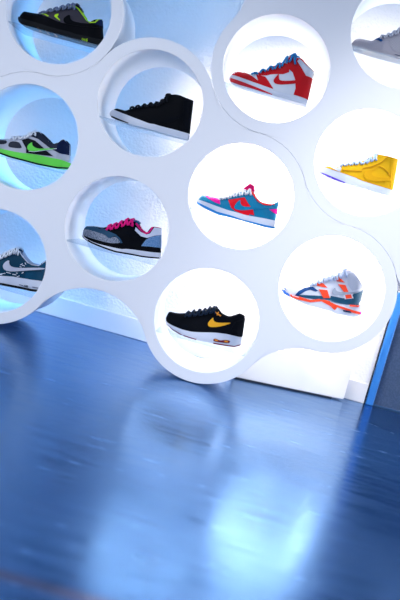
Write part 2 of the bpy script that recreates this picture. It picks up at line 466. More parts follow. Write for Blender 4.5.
class Shoe:
    def __init__(s, name, label, cat, opening):
        s.site = opening; s.name = name; s.label = label; s.cat = cat; s.k = 0
        s.px = lambda p: (lambda q: (q.x, q.z))(at(p[0], p[1], YN))
    def start(s, pairs, sole_bottom, upper_mat, sole_mat, open_from, lining_mat, sole_top=None, high=False, sole_name='midsole', wide=1.0):
        P = [(s.px(a), s.px(b)) for a, b in pairs]
        SB = [s.px(q) for q in sole_bottom]
        ST = [s.px(q) for q in sole_top] if sole_top else [a for a, b in P]
        nb = resample(SB, 60); nt = resample(ST, 60)
        zmin = min(q[1] for q in nb)
        xs = [q[0] for q in nb + nt]; xa, xb = min(xs), max(xs)
        s.ox = (xa + xb) / 2; s.oz = zmin; s.x0, s.x1 = xa, xb
        s.root = thing(s.name, s.label, s.cat, (s.ox, YS, zmin + 0.0004), 'sneakers in the round openings')
        L = lambda q: (q[0] - s.ox, q[1] - s.oz)
        s.L = lambda p: L(s.px(p))
        s.len = xb - xa
        # sole: a solid with the foot's plan outline
        verts = []; faces = []
        NT = 5; ns = 60
        nb = [L(q) for q in nb]; nt = [L(q) for q in nt]
        grid = {}
        for i in range(ns):
            for sd in (-1, 1):
                for j in range(NT):
                    t = j / (NT - 1)
                    x = nb[i][0] * (1 - t) + nt[i][0] * t; z = nb[i][1] * (1 - t) + nt[i][1] * t
                    u = (x + s.ox - xa) / (xb - xa)
                    w = (plan(u * .985 + .0075) * wide + 0.0035) * (1 - .06 * abs(t - .45))
                    grid[i, sd, j] = len(verts); verts.append((x, sd * w, z))
        def quad(a, b, c, d): faces.append((a, b, c, d))
        for i in range(ns - 1):
            for sd in (-1, 1):
                for j in range(NT - 1): quad(grid[i, sd, j], grid[i + 1, sd, j], grid[i + 1, sd, j + 1], grid[i, sd, j + 1])
            for j in (0, NT - 1): quad(grid[i, -1, j], grid[i + 1, -1, j], grid[i + 1, 1, j], grid[i, 1, j])
        for i in (0, ns - 1):
            for j in range(NT - 1): quad(grid[i, -1, j], grid[i, 1, j], grid[i, 1, j + 1], grid[i, -1, j + 1])
        s.sole = pydata(sole_name, verts, faces, sole_mat, s.root, True)
        md = s.sole.modifiers.new('edges', 'EDGE_SPLIT'); md.split_angle = math.radians(50)
        s.bvh_sole = BVHTree.FromPolygons([Vector(v) for v in verts], faces)
        # upper
        d = [0]
        for (a, b), (a2, b2) in zip(P, P[1:]): d.append(d[-1] + .5 * math.dist(a, a2) + .5 * math.dist(b, b2))
        d = [q / d[-1] for q in d]
        s.d = d; s.uo = d[open_from]
        n = 72; us = sorted(set([i / (n - 1) for i in range(n)] + [s.uo]))
        bot = sample([L(a) for a, b in P], d, us); top = sample([L(b) for a, b in P], d, us)
        NR = 11
        verts = []; faces = []; G = {}
        s.us = us; s.top = top; s.bot = bot
        def ratio(u):
            if u >= s.uo: return min(.86, .55 + (u - s.uo) / max(.02, (1 - s.uo)) * .5)
            return .22 + (.55 - .22) * (u / s.uo) ** 1.5
        xlo = bot[0][0]; xhi = bot[-1][0]
        s.wid = []
        for i, u in enumerate(us):
            c = ratio(u)
            for sd in (-1, 1):
                for j in range(NR):
                    t = j / (NR - 1)
                    te = 1 - (1 - t) ** 1.35
                    x = bot[i][0] * (1 - te) + top[i][0] * te; z = bot[i][1] * (1 - te) + top[i][1] * te
                    # plan position blended so slanted stations still close at heel and toe
                    ub = (bot[i][0] - xlo) / (xhi - xlo)
                    w = plan(ub) * wide
                    g = c + (1 - c) * math.sqrt(max(0, 1 - te ** 2.6))
                    G[i, sd, j] = len(verts); verts.append((x, sd * w * g, z))
            s.wid.append(plan((bot[i][0] - xlo) / (xhi - xlo)) * wide * c)
        io = us.index(s.uo)
        for i in range(len(us) - 1):
            for sd in (-1, 1):
                for j in range(NR - 1): faces.append((G[i, sd, j], G[i + 1, sd, j], G[i + 1, sd, j + 1], G[i, sd, j + 1]))
            faces.append((G[i, -1, 0], G[i + 1, -1, 0], G[i + 1, 1, 0], G[i, 1, 0]))
            if i < io: faces.append((G[i, -1, NR - 1], G[i + 1, -1, NR - 1], G[i + 1, 1, NR - 1], G[i, 1, NR - 1]))
        for i in (0, len(us) - 1):
            for j in range(NR - 1): faces.append((G[i, -1, j], G[i, 1, j], G[i, 1, j + 1], G[i, -1, j + 1]))
        s.upper = pydata('upper', verts, faces, upper_mat, s.root, True)
        md = s.upper.modifiers.new('edges', 'EDGE_SPLIT'); md.split_angle = math.radians(55)
        s.bvh = BVHTree.FromPolygons([Vector(v) for v in verts], faces)
        s.G, s.V, s.NR, s.io = G, verts, NR, io
        # lining inside the collar
        lv = []; lf = []; H = {}
        idx = list(range(io, len(us)))
        tt = [1.0, .99, .8, .6, .45]
        for a, i in enumerate(idx):
            for sd in (-1, 1):
                for b, t in enumerate(tt):
                    x = bot[i][0] * (1 - t) + top[i][0] * t; z = bot[i][1] * (1 - t) + top[i][1] * t
                    w = s.wid[i] * (1 if b == 0 else .86)
                    if b and a == len(idx) - 1: x -= .003
                    H[a, sd, b] = len(lv); lv.append((x, sd * w, z + (0.0 if b else .0006)))
        nb_ = len(tt)
        for a in range(len(idx) - 1):
            for sd in (-1, 1):
                for b in range(nb_ - 1): lf.append((H[a, sd, b], H[a + 1, sd, b], H[a + 1, sd, b + 1], H[a, sd, b + 1]))
            lf.append((H[a, -1, nb_ - 1], H[a + 1, -1, nb_ - 1], H[a + 1, 1, nb_ - 1], H[a, 1, nb_ - 1]))
        for a in (0, len(idx) - 1):
            for b in range(nb_ - 1): lf.append((H[a, -1, b], H[a, 1, b], H[a, 1, b + 1], H[a, -1, b + 1]))
        pydata('lining', lv, lf, lining_mat, s.root, True)
        return s
    def piece(s, name, poly, m, on='upper', raise_=None, smooth=0, label=None):
        """a thin sewn-on piece, wrapped onto the side of the upper or of the sole"""
        both = name in WRAPS
        s.k += 1
        th = raise_ if raise_ else 0.0007 + 0.00022 * s.k
        pts = [s.L(p) for p in poly]
        for _ in range(smooth):
            q = []
            for i in range(len(pts)):
                a, b = pts[i], pts[(i + 1) % len(pts)]
                q.append((a[0] * .75 + b[0] * .25, a[1] * .75 + b[1] * .25)); q.append((a[0] * .25 + b[0] * .75, a[1] * .25 + b[1] * .75))
            pts = q
        dense = []
        for i in range(len(pts)):
            a, b = pts[i], pts[(i + 1) % len(pts)]
            n = max(1, int(math.dist(a, b) / .004))
            for k in range(n): dense.append((a[0] + (b[0] - a[0]) * k / n, a[1] + (b[1] - a[1]) * k / n))
        xs = [p[0] for p in dense]; zs = [p[1] for p in dense]
        vin = [Vector(p) for p in dense]
        nb = len(vin); g = .005
        x = min(xs)
        while x < max(xs):
            z = min(zs)
            while z < max(zs):
                vin.append(Vector((x + .0007, z + .0009))); z += g
            x += g
        r = delaunay_2d_cdt(vin, [], [list(range(nb))], 1, 1e-5)
        vo, eo, fo = r[0], r[1], r[2]
        bvh = s.bvh if on != 'sole' else s.bvh_sole
        out = []; nrm = []
        for p in vo:
            h = bvh.ray_cast(Vector((p[0], -.5, p[1])), Vector((0, 1, 0)))
            if on == 'both':
                h2 = s.bvh_sole.ray_cast(Vector((p[0], -.5, p[1])), Vector((0, 1, 0)))
                if h2[0] is not None and (h[0] is None or h2[0].y < h[0].y): h = h2
            if h[0] is None:
                q = bvh.find_nearest(Vector((p[0], -.004, p[1])))
                co, nn = q[0].copy(), (Vector((p[0], -.004, p[1])) - q[0])
                nn = nn.normalized() if nn.length > 1e-5 else Vector((0, -1, 0))
                nn = (nn + Vector((0, -.5, 0))).normalized()
                if co.y > -.001: co.y = -.001
            else:
                co, nn = h[0].copy(), h[1].copy()
                if nn.y > 0: nn = -nn
            out.append(co); nrm.append(nn)
        cnt = {}
        for f in fo:
            for a, b in zip(f, f[1:] + f[:1]):
                cnt[tuple(sorted((a, b)))] = cnt.get(tuple(sorted((a, b))), 0) + 1
        rim = [e for e, c in cnt.items() if c == 1]
        V = []; F = []
        for sd in ((1, -1) if both else (1,)):
            o = len(V)
            for co, nn in zip(out, nrm):
                a = co + nn * th; V.append((a.x, a.y * sd, a.z))
            o2 = len(V)
            for co, nn in zip(out, nrm):
                a = co - nn * .0012; V.append((a.x, a.y * sd, a.z))
            for f in fo: F.append(tuple(o + i for i in f)); F.append(tuple(o2 + i for i in f))
            for a, b in rim: F.append((o + a, o + b, o2 + b, o2 + a))
        me = bpy.data.meshes.new(name); me.from_pydata(V, [], F); me.update()
        bm = bmesh.new(); bm.from_mesh(me)
        if both:
            for v in bm.verts:
                if abs(v.co.y) < .0045: v.co.y = 0
            bmesh.ops.remove_doubles(bm, verts=[v for v in bm.verts if v.co.y == 0], dist=.0006)
        bmesh.ops.recalc_face_normals(bm, faces=bm.faces); bm.to_mesh(me); bm.free()
        o = link(name, me, m, s.root, True)
        md = o.modifiers.new('edges', 'EDGE_SPLIT'); md.split_angle = math.radians(50)
        if label: o['label'] = label
        return o
    def ribbon(s, name, line, width_px, m, on='upper', raise_=None, label=None):
        """a narrow sewn line along a pixel polyline"""
        L, R = [], []
        for i, p in enumerate(line):
            a = line[max(0, i - 1)]; b = line[min(len(line) - 1, i + 1)]
            dx, dy = b[0] - a[0], b[1] - a[1]; l = math.hypot(dx, dy)
            nx, ny = -dy / l * width_px / 2, dx / l * width_px / 2
            L.append((p[0] + nx, p[1] + ny)); R.append((p[0] - nx, p[1] - ny))
        return s.piece(name, L + R[::-1], m, on, raise_, 0, label)
    def tube(s, pts, r, V, F, n=7):
        base = len(V)
        for i, p in enumerate(pts):
            a = pts[max(0, i - 1)]; b = pts[min(len(pts) - 1, i + 1)]
            d = (b - a).normalized()
            u = d.cross(Vector((0.2, 0.1, 1))).normalized(); w = d.cross(u)
            for k in range(n):
                an = 2 * math.pi * k / n
                q = p + u * r * math.cos(an) + w * r * math.sin(an); V.append(tuple(q))
        for i in range(len(pts) - 1):
            for k in range(n):
                F.append((base + i * n + k, base + i * n + (k + 1) % n, base + (i + 1) * n + (k + 1) % n, base + (i + 1) * n + k))
        F.append(tuple(base + k for k in range(n))); F.append(tuple(base + (len(pts) - 1) * n + k for k in range(n)))
    def surf(s, u, t, sd):
        i = min(range(len(s.us)), key=lambda k: abs(s.us[k] - u))
        f = t * (s.NR - 1); j = min(s.NR - 2, int(f)); a = f - j
        return Vector(s.V[s.G[i, sd, j]]) * (1 - a) + Vector(s.V[s.G[i, sd, j + 1]]) * a
    def laces(s, m, k0, k1, rows, r=.0034, drop=.66, bow=True, label=None):
        """k0, k1: index of the first and last upper station that carries laces"""
        u0, u1 = s.d[k0], min(s.d[k1], s.uo - .005)
        V, F = [], []
        cen = lambda i: Vector((s.top[i][0], 0, s.top[i][1]))
        du = (u1 - u0) / rows
        for q in range(rows):
            u = u0 + du * q
            for sg in (1, -1):
                pts = []
                for k in range(9):
                    f = k / 8
                    uu = u + du * .75 * f
                    side = -sg if f < .5 else sg
                    t = drop + (1 - drop) * (1 - abs(1 - 2 * f)) * 1.0
                    p = s.surf(uu, min(1, t), side)
                    up = Vector((0, p.y * 1.2, .03)).normalized() * (r + .0022 + (.0012 if sg > 0 else 0))
                    if f == .5: p.y = 0
                    pts.append(p + up)
                s.tube(pts, r, V, F)
        if bow:
            p0 = s.surf(u1, 1, -1); p0.y = 0; p0.z += .003
            for sg in (1, -1):
                pts = []
                for k in range(13):
                    a = k / 12 * math.pi * 2
                    pts.append(p0 + Vector((-.010 * (1 - math.cos(a)) * .6, sg * .014 * (1 - math.cos(a)), .004 * math.sin(a) - .004 * (1 - math.cos(a)))))
                s.tube(pts, r * .9, V, F)
                pts = [p0 + Vector((-.012 * f, sg * .034 * f, -.018 * f * f)) for f in (0, .25, .5, .75, 1)]
                s.tube(pts, r * .9, V, F)
        o = pydata('laces', V, F, m, s.root, True)
        if label: o['label'] = label
        return o
    def tongue(s, poly, m, half=.021, label=None):
        pts = [s.L(p) for p in poly]
        V, F = [], []; n = len(pts)
        cx = sum(p[0] for p in pts) / n; cz = sum(p[1] for p in pts) / n
        sl = [(-1, .80), (-.85, .93), (-.4, 1), (.4, 1), (.85, .93), (1, .80)]
        for y, k in sl:
            for p in pts: V.append((cx + (p[0] - cx) * k, y * half, cz + (p[1] - cz) * k))
        for a in range(len(sl) - 1):
            for i in range(n): F.append((a * n + i, a * n + (i + 1) % n, (a + 1) * n + (i + 1) % n, (a + 1) * n + i))
        F.append(tuple(range(n))); F.append(tuple((len(sl) - 1) * n + i for i in range(n)))
        o = pydata('tongue', V, F, m, s.root, True)
        md = o.modifiers.new('edges', 'EDGE_SPLIT'); md.split_angle = math.radians(50)
        if label: o['label'] = label
        return o
    def tongue_patch(s, poly, m):
        o = s.tongue(poly, m, half=.0235); o.name = 'tongue_patch'; o.data.name = 'tongue_patch'; o['label'] = 'hot pink patch on the tongue'
        return o
    def lettering(s, text, p, height_px, m, tilt=0, on='sole', name='lettering'):
        """raised letters on the side of the sole; p = pixel of the lower left corner"""
        cu = bpy.data.curves.new('text', 'FONT'); cu.body = text; cu.size = 1
        t = bpy.data.objects.new('text', cu); C.objects.link(t)
        bpy.context.view_layer.update()
        me = bpy.data.meshes.new_from_object(t.evaluated_get(bpy.context.evaluated_depsgraph_get()))
        bpy.data.objects.remove(t); bpy.data.curves.remove(cu)
        a = s.L(p); b = s.L((p[0], p[1] - height_px)); sc_ = math.dist(a, b) / .7
        bvh = s.bvh if on == 'upper' else s.bvh_sole
        bm = bmesh.new(); bm.from_mesh(me)
        ca, sa = math.cos(tilt), math.sin(tilt)
        r = bmesh.ops.extrude_face_region(bm, geom=list(bm.faces))
        top = {v for v in r['geom'] if isinstance(v, bmesh.types.BMVert)}
        for v in bm.verts:
            x, z = v.co.x * sc_, v.co.y * sc_
            x, z = a[0] + x * ca - z * sa, a[1] + x * sa + z * ca
            h = bvh.ray_cast(Vector((x, -.5, z)), Vector((0, 1, 0)))
            y = h[0].y if h[0] else -.03
            v.co = (x, y - (.0045 if v in top else -.0005), z)
        bmesh.ops.recalc_face_normals(bm, faces=bm.faces)
        bm.to_mesh(me); bm.free()
        return link(name, me, m, s.root)
    def done(s):
        shelf(s.site, s.oz)

def fab(n, c, rough=.75, **k): return mat(n, c, rough, .12, bump=.15, bscale=900, **k)
def lea(n, c, rough=.45, **k): return mat(n, c, rough, .18, bump=.1, bscale=500, **k)
RED = lea('red_leather', (.60, .003, .008)); WHT = lea('white_leather', (.74, .76, .82)); GRYW = lea('pale_grey_leather', (.50, .53, .62))
RUBW = mat('white_rubber', (.66, .69, .78), .5); RUBR = mat('red_rubber', (.62, .008, .02), .5); BLK = mat('black_leather', (.003, .0035, .005), .6, .06, bump=.1, bscale=500)
BLKS = mat('black_suede', (.0025, .0035, .006), .9, .1, bump=.15, bscale=900); BLKM = mat('black_mesh', (.005, .006, .010), .8, .15, bump=.2, bscale=900); BLUL = fab('blue_lace', (.03, .22, .50))
YEL = fab('yellow_canvas', (.80, .44, .008)); YEL2 = fab('deep_yellow_canvas', (.76, .385, .007)); TEAL = lea('teal_blue_leather', (.003, .19, .36))
PINK = fab('pink_lace', (.80, .01, .20)); NAVY = lea('navy_leather', (.006, .03, .09)); LIME = mat('lime_trim', (.48, .80, .005), .5)
GRN = mat('bright_green_rubber', (.14, .72, .07), .5); SIL = lea('silver_leather', (.50, .51, .58), .35); CHAR = fab('charcoal_mesh', (.03, .034, .05))
WLACE = fab('white_lace', (.75, .77, .82)); ORG = mat('orange_trim', (.88, .30, .01), .5)

def strip(pts, up):
    """closed band along the lower edge of a sole: pts in pixels, up = band height in pixels"""
    return [(x + .4, y - up) for x, y in pts] + [(x - .05, y - .15) for x, y in pts[::-1]]

# --- red and white high-top
l, r = crop(225, 45, 7.27), crop(268, 45, 7.27)
pairs = [(l(35,225),l(48,208)),(l(60,222),l(80,189)),(l(120,243),l(140,197)),(l(180,267),l(200,210)),(l(240,289),l(265,187)),(l(300,308),l(345,154)),
  (r(40,335),r(95,128)),(r(90,345),r(165,72)),(r(140,357),r(230,92)),(r(200,370),r(285,145)),(r(250,384),r(315,174)),(r(290,396),r(337,188))]
bot = [l(29,238),l(45,270),l(100,293),l(180,318),l(260,343),l(340,368),r(80,385),r(150,405),r(220,424),r(280,441)]
s = Shoe('high_top_sneaker', 'red and white high-top sneaker with blue laces', 'sneaker', 'red')
s.start(pairs, bot, WHT, RUBW, 8, fab('white_lining', (.62,.64,.72)), sole_top=[l(36,218)]+[a for a,b in pairs[1:]])
s.piece('outsole', [l(30,232),l(60,246),l(110,266),l(190,298),l(265,328),l(345,362),l(340,367),l(260,342),l(180,317),l(100,292),l(45,269),l(30,245)], RUBR, 'sole', label='red rubber outsole')
s.piece('toe_cap', [l(46,212),l(56,200),l(80,189),l(130,194),l(160,208),l(190,226),l(240,264),l(226,216),l(245,225),l(292,234),l(318,270),l(352,324),l(280,300),l(200,272),l(110,237)], RED, label='red leather toe and front quarter')
s.piece('eyestay', [l(225,208),l(262,190),l(310,168),l(385,142),r(100,128),r(140,140),r(155,172),r(152,200),r(110,215),r(50,215),l(330,218),l(300,226),l(250,226)], RED)
s.piece('heel_counter', [r(135,118),r(165,76),r(200,72),r(232,95),r(212,118),r(245,172),r(275,225),r(325,240),r(316,290),r(290,394),r(185,364),r(200,320),r(196,250),r(178,200),r(152,178)], RED, label='red leather heel and ankle panel')
s.piece('side_mark', [r(80,212),r(62,228),r(40,255),r(42,280),r(75,292),r(130,289),r(200,283),r(300,266),r(332,240),r(250,255),r(180,261),r(110,265),r(82,258),r(78,240)], RED, smooth=1, label='red curved tick mark on white side panel')
s.ribbon('collar_trim', [r(226,92),r(250,112),r(285,147),r(333,186)], 1.0, RED, label='red trim round the collar')
s.piece('heel_tab', [r(333,200),r(345,205),r(335,232),r(328,228)], NAVY)
s.tongue([r(150,95),r(160,70),r(185,55),r(202,52),r(216,74),r(205,95)], BLUL)
s.laces(BLUL, 3, 8, 6); s.done()

# --- black high-top
l, r = crop(105, 85, 8), crop(145, 85, 7.27)
pairs = [(l(50,200),l(64,188)),(l(90,207),l(95,184)),(l(140,228),l(150,200)),(l(190,248),l(200,188)),(l(240,268),l(250,175)),(l(300,290),l(330,157)),(l(360,312),l(400,143)),
  (r(70,288),r(95,130)),(r(110,300),r(140,92)),(r(160,313),r(178,72)),(r(210,325),r(240,72)),(r(270,342),r(300,95)),(r(318,353),r(347,110))]
bot = [l(30,228),l(42,252),l(100,283),l(190,314),l(300,342),l(400,366),r(100,344),r(200,370),r(310,404)]
s = Shoe('high_top_sneaker', 'black high-top sneaker with a plain white sole', 'sneaker', 'black')
s.start(pairs, bot, BLK, RUBW, 9, BLKM, sole_top=[l(36,212),l(62,196)]+[a for a,b in pairs[1:]])
s.piece('outsole', [l(36,240),l(110,272),l(195,307),l(190,312),l(100,282),l(42,253)], mat('black_rubber',(.003,.0035,.005),.6,.2), 'sole', label='black outsole under the toe')
s.piece('heel_stay', [r(285,100),r(342,114),r(318,350),r(270,338)], BLKS)
s.piece('side_mark', [r(60,240),r(110,262),r(170,255),r(320,190),r(325,205),r(180,278),r(90,285),r(55,262)], BLKS, smooth=1)
s.tongue([r(125,120),r(150,82),r(175,68),r(200,70),r(190,110)], BLKM)
s.laces(BLKM, 3, 9, 7); s.done()

# --- yellow high-top
l, r = crop(315, 150, 8), crop(350, 145, 8)
pairs = [(l(58,148),l(72,132)),(l(100,148),l(105,127)),(l(150,165),l(155,140)),(l(200,183),l(205,124)),(l(260,203),l(280,108)),(l(330,228),l(370,92)),
  (r(60,275),r(120,128)),(r(120,297),r(170,98)),(r(180,315),r(232,78)),(r(240,333),r(300,90)),(r(300,350),r(350,103)),(r(345,363),r(390,113))]
bot = [l(34,168),l(50,187),l(120,227),l(200,258),l(260,276),l(400,312),r(200,378),r(325,416)]
s = Shoe('high_top_sneaker', 'yellow canvas high-top sneaker with a tonal curved mark', 'sneaker', 'yellow')
s.start(pairs, bot, YEL, RUBW, 8, fab('pink_lining',(.75,.30,.42)), sole_top=[l(40,150),l(72,136)]+[a for a,b in pairs[1:]])
s.piece('outsole', [l(44,176),l(120,210),l(240,262),l(232,268),l(120,227),l(50,187)], mat('violet_rubber',(.10,.03,.55),.5), 'sole', label='violet outsole under the toe')
s.piece('vamp', [l(125,135),l(180,128),l(210,130),l(208,155),l(196,180),l(150,154)], fab('pale_blue_canvas',(.52,.56,.68)), label='pale vamp behind the toe')
s.piece('eyestay', [l(205,126),l(280,110),l(370,94),r(170,100),r(232,80),r(305,95),r(250,140),r(180,172),r(100,188),l(370,172),l(300,168),l(225,165)], YEL, raise_=.0022)
s.piece('side_mark', [r(235,168),r(170,195),r(112,225),r(108,255),r(130,282),r(190,293),r(280,292),r(358,285),r(362,262),r(250,264),r(190,252),r(168,235),r(178,208),r(210,190)], YEL2, raise_=.0026, smooth=1, label='deeper yellow curved tick mark')
SEAM = fab('ochre_stitching',(.55,.24,.008))
s.ribbon('eyestay_seam', [l(215,166),l(300,169),l(370,173),r(100,189),r(180,173),r(250,141),r(304,96)], .5, SEAM, raise_=.003)
s.ribbon('side_mark_piping', [r(230,172),r(270,190),r(300,222),r(320,250)], .5, SEAM, raise_=.0022)
s.ribbon('foxing_seam', [l(80,135),l(190,180),l(400,250),r(120,297),r(240,333),r(345,362)], .7, YEL2)
s.piece('heel_stay', [r(330,100),r(386,115),r(350,355),r(322,352)], YEL, raise_=.002)
s.tongue([r(60,150),r(120,120),r(180,88),r(205,82),r(190,110),r(110,150)], fab('plum_tongue',(.20,.06,.12)))
s.ribbon('collar_trim', [r(232,77),r(300,89),r(388,112)], .7, fab('pink_trim',(.75,.16,.35)), label='pink collar edge')
s.laces(fab('pale_blue_lace',(.45,.58,.78)), 3, 8, 7); s.done()

# --- teal low sneaker
l, r = crop(190, 175, 7.27), crop(230, 175, 7.27)
pairs = [(l(55,182),l(65,165)),(l(85,187),l(90,147)),(l(130,203),l(150,160)),(l(180,222),l(215,172)),(l(230,240),l(270,160)),(l(290,260),l(330,135)),(l(350,275),l(390,118)),
  (r(100,288),r(135,110)),(r(150,298),r(162,114)),(r(200,307),r(190,160)),(r(250,316),r(238,203)),(r(290,325),r(300,213)),(r(332,333),r(352,193))]
bot = [l(44,192),l(55,213),l(130,256),l(210,292),l(300,312),l(390,338),r(150,352),r(250,380),r(325,393)]
s = Shoe('low_top_sneaker', 'teal blue low sneaker with red side panel and white laces', 'sneaker', 'teal')
s.start(pairs, bot, TEAL, RUBW, 8, fab('red_lining',(.65,.01,.06)), sole_top=[l(50,178)]+[a for a,b in pairs[1:]])
s.piece('outsole', [l(45,194),l(120,229),l(200,268),l(290,292),l(390,327),r(150,338),r(250,363),r(326,378),r(324,392),r(250,379),r(150,351),l(390,337),l(300,311),l(210,291),l(130,255),l(55,212)], mat('blue_rubber',(.01,.22,.60),.5), 'sole', label='blue outsole')
s.piece('vamp', [l(105,150),l(150,160),l(215,176),l(222,215),l(185,202),l(140,177)], fab('magenta_suede',(.75,.01,.30)), label='magenta vamp')
s.piece('quarter_panel', [l(278,183),l(345,172),r(105,163),r(130,205),r(168,255),r(178,305),r(100,287),l(330,264),l(300,240)], lea('scarlet_leather',(.72,.003,.015)), label='scarlet side panel')
s.piece('side_mark', [r(76,178),r(45,205),r(28,235),r(40,252),r(90,259),r(160,252),r(250,243),r(345,241),r(345,228),r(250,230),r(160,232),r(100,232),r(80,217),r(74,195)], TEAL, smooth=1, raise_=.0024, label='teal curved tick mark')
s.piece('eyestay', [l(240,165),l(330,138),r(105,115),r(150,113),r(185,190),r(235,245),r(165,250),r(130,200),r(108,163),l(340,170),l(260,182)], TEAL, raise_=.0018)
s.ribbon('collar_trim', [r(152,118),r(175,150),r(205,188),r(245,212),r(320,220)], 2.0, RED, label='red collar panel')
s.piece('heel_tab', [r(285,252),r(345,246),r(342,290),r(318,276)], fab('magenta_suede',(.75,.01,.30)), label='magenta heel tab')
s.piece('heel_counter', [r(300,212),r(350,196),r(346,228),r(300,230)], TEAL)
s.tongue([r(90,112),r(102,92),r(145,60),r(176,78),r(180,122),r(150,125)], fab('crimson_tongue',(.60,.005,.12)))
s.laces(WLACE, 3, 8, 6); s.done()

# --- grey and black runner with pink laces
l, r = crop(75, 210, 7.27), crop(115, 210, 7.27)
pairs = [(l(48,182),l(50,148)),(l(75,204),l(75,121)),(l(120,226),l(120,121)),(l(170,245),l(180,130)),(l(220,258),l(232,122)),(l(280,272),l(290,106)),(l(340,284),l(370,75)),
  (r(80,283),r(105,68)),(r(120,286),r(148,90)),(r(170,293),r(185,143)),(r(220,300),r(222,170)),(r(270,307),r(270,124)),(r(325,313),r(327,133))]
bot = [l(44,178),l(60,207),l(120,242),l(200,274),l(300,309),l(400,326),r(200,344),r(320,357)]
s = Shoe('running_shoe', 'black and speckled grey running shoe with pink laces', 'sneaker', 'pink')
s.start(pairs, bot, BLKS, RUBW, 8, fab('pink_fleece_lining',(.70,.01,.14)), sole_top=[l(46,176)]+[a for a,b in pairs[1:]])
s.piece('outsole', strip(bot, 1.5), mat('black_rubber',(.003,.0035,.005),.6,.2), 'sole', label='black outsole')
s.piece('foxing', [l(48,160),l(56,182),l(100,205),l(180,225),l(260,242),l(340,245),r(60,255),r(150,262),r(270,268),r(320,282),r(325,308),r(240,300),r(150,286),r(80,280),l(330,280),l(250,266),l(170,244),l(110,222),l(62,196)], BLK)
s.piece('toe_panel', [l(60,138),l(76,122),l(120,122),l(200,132),l(240,152),l(300,178),l(330,205),l(350,240),l(335,242),l(318,208),l(290,190),l(250,208),l(222,182),l(110,148)], fab('slate_blue_suede',(.025,.075,.14)), label='slate blue toe')
s.piece('mudguard', [l(50,165),l(65,142),l(110,148),l(170,166),l(225,183),l(250,210),l(290,192),l(320,212),l(335,242),l(260,242),l(180,222),l(100,200),l(56,182)], fab('speckled_grey_suede',(.10,.13,.18),mottled=(.34,.37,.45),mscale=420), smooth=1, label='speckled grey mudguard')
s.piece('collar_panel', [r(150,126),r(185,160),r(228,180),r(255,172),r(285,128),r(327,136),r(330,182),r(285,188),r(235,204),r(190,192),r(146,150)], fab('pale_lavender_mesh',(.66,.70,.82)), label='pale collar panel')
s.piece('heel_counter', [r(192,262),r(225,218),r(262,197),r(330,182),r(330,285),r(320,276),r(270,268)], fab('speckled_blue_suede',(.07,.20,.42),mottled=(.22,.36,.56),mscale=420), label='speckled blue heel')
s.piece('side_mark', [r(100,168),r(72,200),r(78,218),r(125,220),r(228,208),r(120,205),r(98,195)], BLK, smooth=1, raise_=.0022)
s.ribbon('collar_trim', [r(150,100),r(185,146),r(220,172),r(248,165),r(272,128)], 1.3, PINK, label='pink collar edge')
s.tongue([r(80,90),r(105,66),r(160,78),r(180,95),r(165,112),r(120,110)], fab('navy_blue_tongue',(.03,.10,.22)))
s.laces(PINK, 4, 8, 5); s.done()

# --- black suede runner, white sole, yellow mark
l, r = crop(155, 300, 7.27), crop(200, 300, 7.27)
pairs = [(l(74,158),l(74,132)),(l(95,170),l(98,92)),(l(140,190),l(150,102)),(l(200,212),l(220,103)),(l(260,226),l(280,92)),(l(330,232),l(360,80)),
  (r(60,234),r(75,66)),(r(120,237),r(122,70)),(r(160,242),r(160,110)),(r(200,248),r(202,130)),(r(240,258),r(255,120)),(r(275,268),r(290,110)),(r(304,275),r(326,125))]
bot = [l(70,152),l(85,180),l(130,218),l(200,256),l(300,288),l(400,308),r(100,318),r(180,333),r(250,342),r(292,336)]
s = Shoe('running_shoe', 'black suede running shoe with yellow mark and thick white sole', 'sneaker', 'low')
s.start(pairs, bot, BLKS, RUBW, 7, BLKM, sole_top=[l(70,150)]+[a for a,b in pairs[1:-1]]+[r(304,285)])
s.piece('outsole', [l(78,172),l(130,211),l(200,249),l(305,281),l(300,287),l(200,256),l(130,217),l(85,179)], mat('maroon_rubber',(.16,.008,.02),.5), 'sole', label='maroon outsole edge')
s.piece('outsole', [r(95,308),r(180,322),r(250,334),r(294,326),r(292,334),r(250,341),r(180,332),r(100,317)], mat('maroon_rubber',(.16,.008,.02),.5), 'sole', label='maroon outsole edge')
s.piece('air_window', [r(96,284),r(112,277),r(132,286),r(150,293),r(180,288),r(216,292),r(220,304),r(206,313),r(150,306),r(100,299)], mat('maroon_rubber',(.16,.008,.02),.5), 'sole', smooth=1, label='dark red window in the heel of the sole')
s.piece('air_bubble', [r(108,283),r(130,288),r(132,297),r(110,294)], ORG, 'sole', raise_=.003)
s.piece('air_bubble', [r(178,293),r(204,295),r(203,306),r(178,304)], ORG, 'sole', raise_=.003)
s.piece('mudguard', [l(76,135),l(110,128),l(200,158),l(270,175),l(330,225),l(260,224),l(150,190),l(88,164)], BLKS)
s.piece('heel_counter', [r(230,200),r(255,160),r(325,140),r(304,272),r(240,255)], BLKS)
s.piece('side_mark', [r(98,124),r(70,150),r(56,172),r(64,192),r(100,197),r(160,190),r(224,170),r(216,164),r(150,166),r(112,160),r(97,146)], mat('amber_yellow_leather',(.90,.42,.01),.45), smooth=1, raise_=.0024, label='amber yellow curved tick mark')
s.ribbon('lace_charm', [r(106,88),r(150,118)], .9, ORG, raise_=.0045)
s.ribbon('lace_charm', [r(131,92),r(124,112)], .8, ORG, raise_=.0055)
s.tongue([r(55,85),r(80,60),r(115,58),r(126,74),r(110,95)], BLKM)
s.laces(fab('dark_navy_lace',(.008,.018,.04)), 3, 7, 6); s.done()

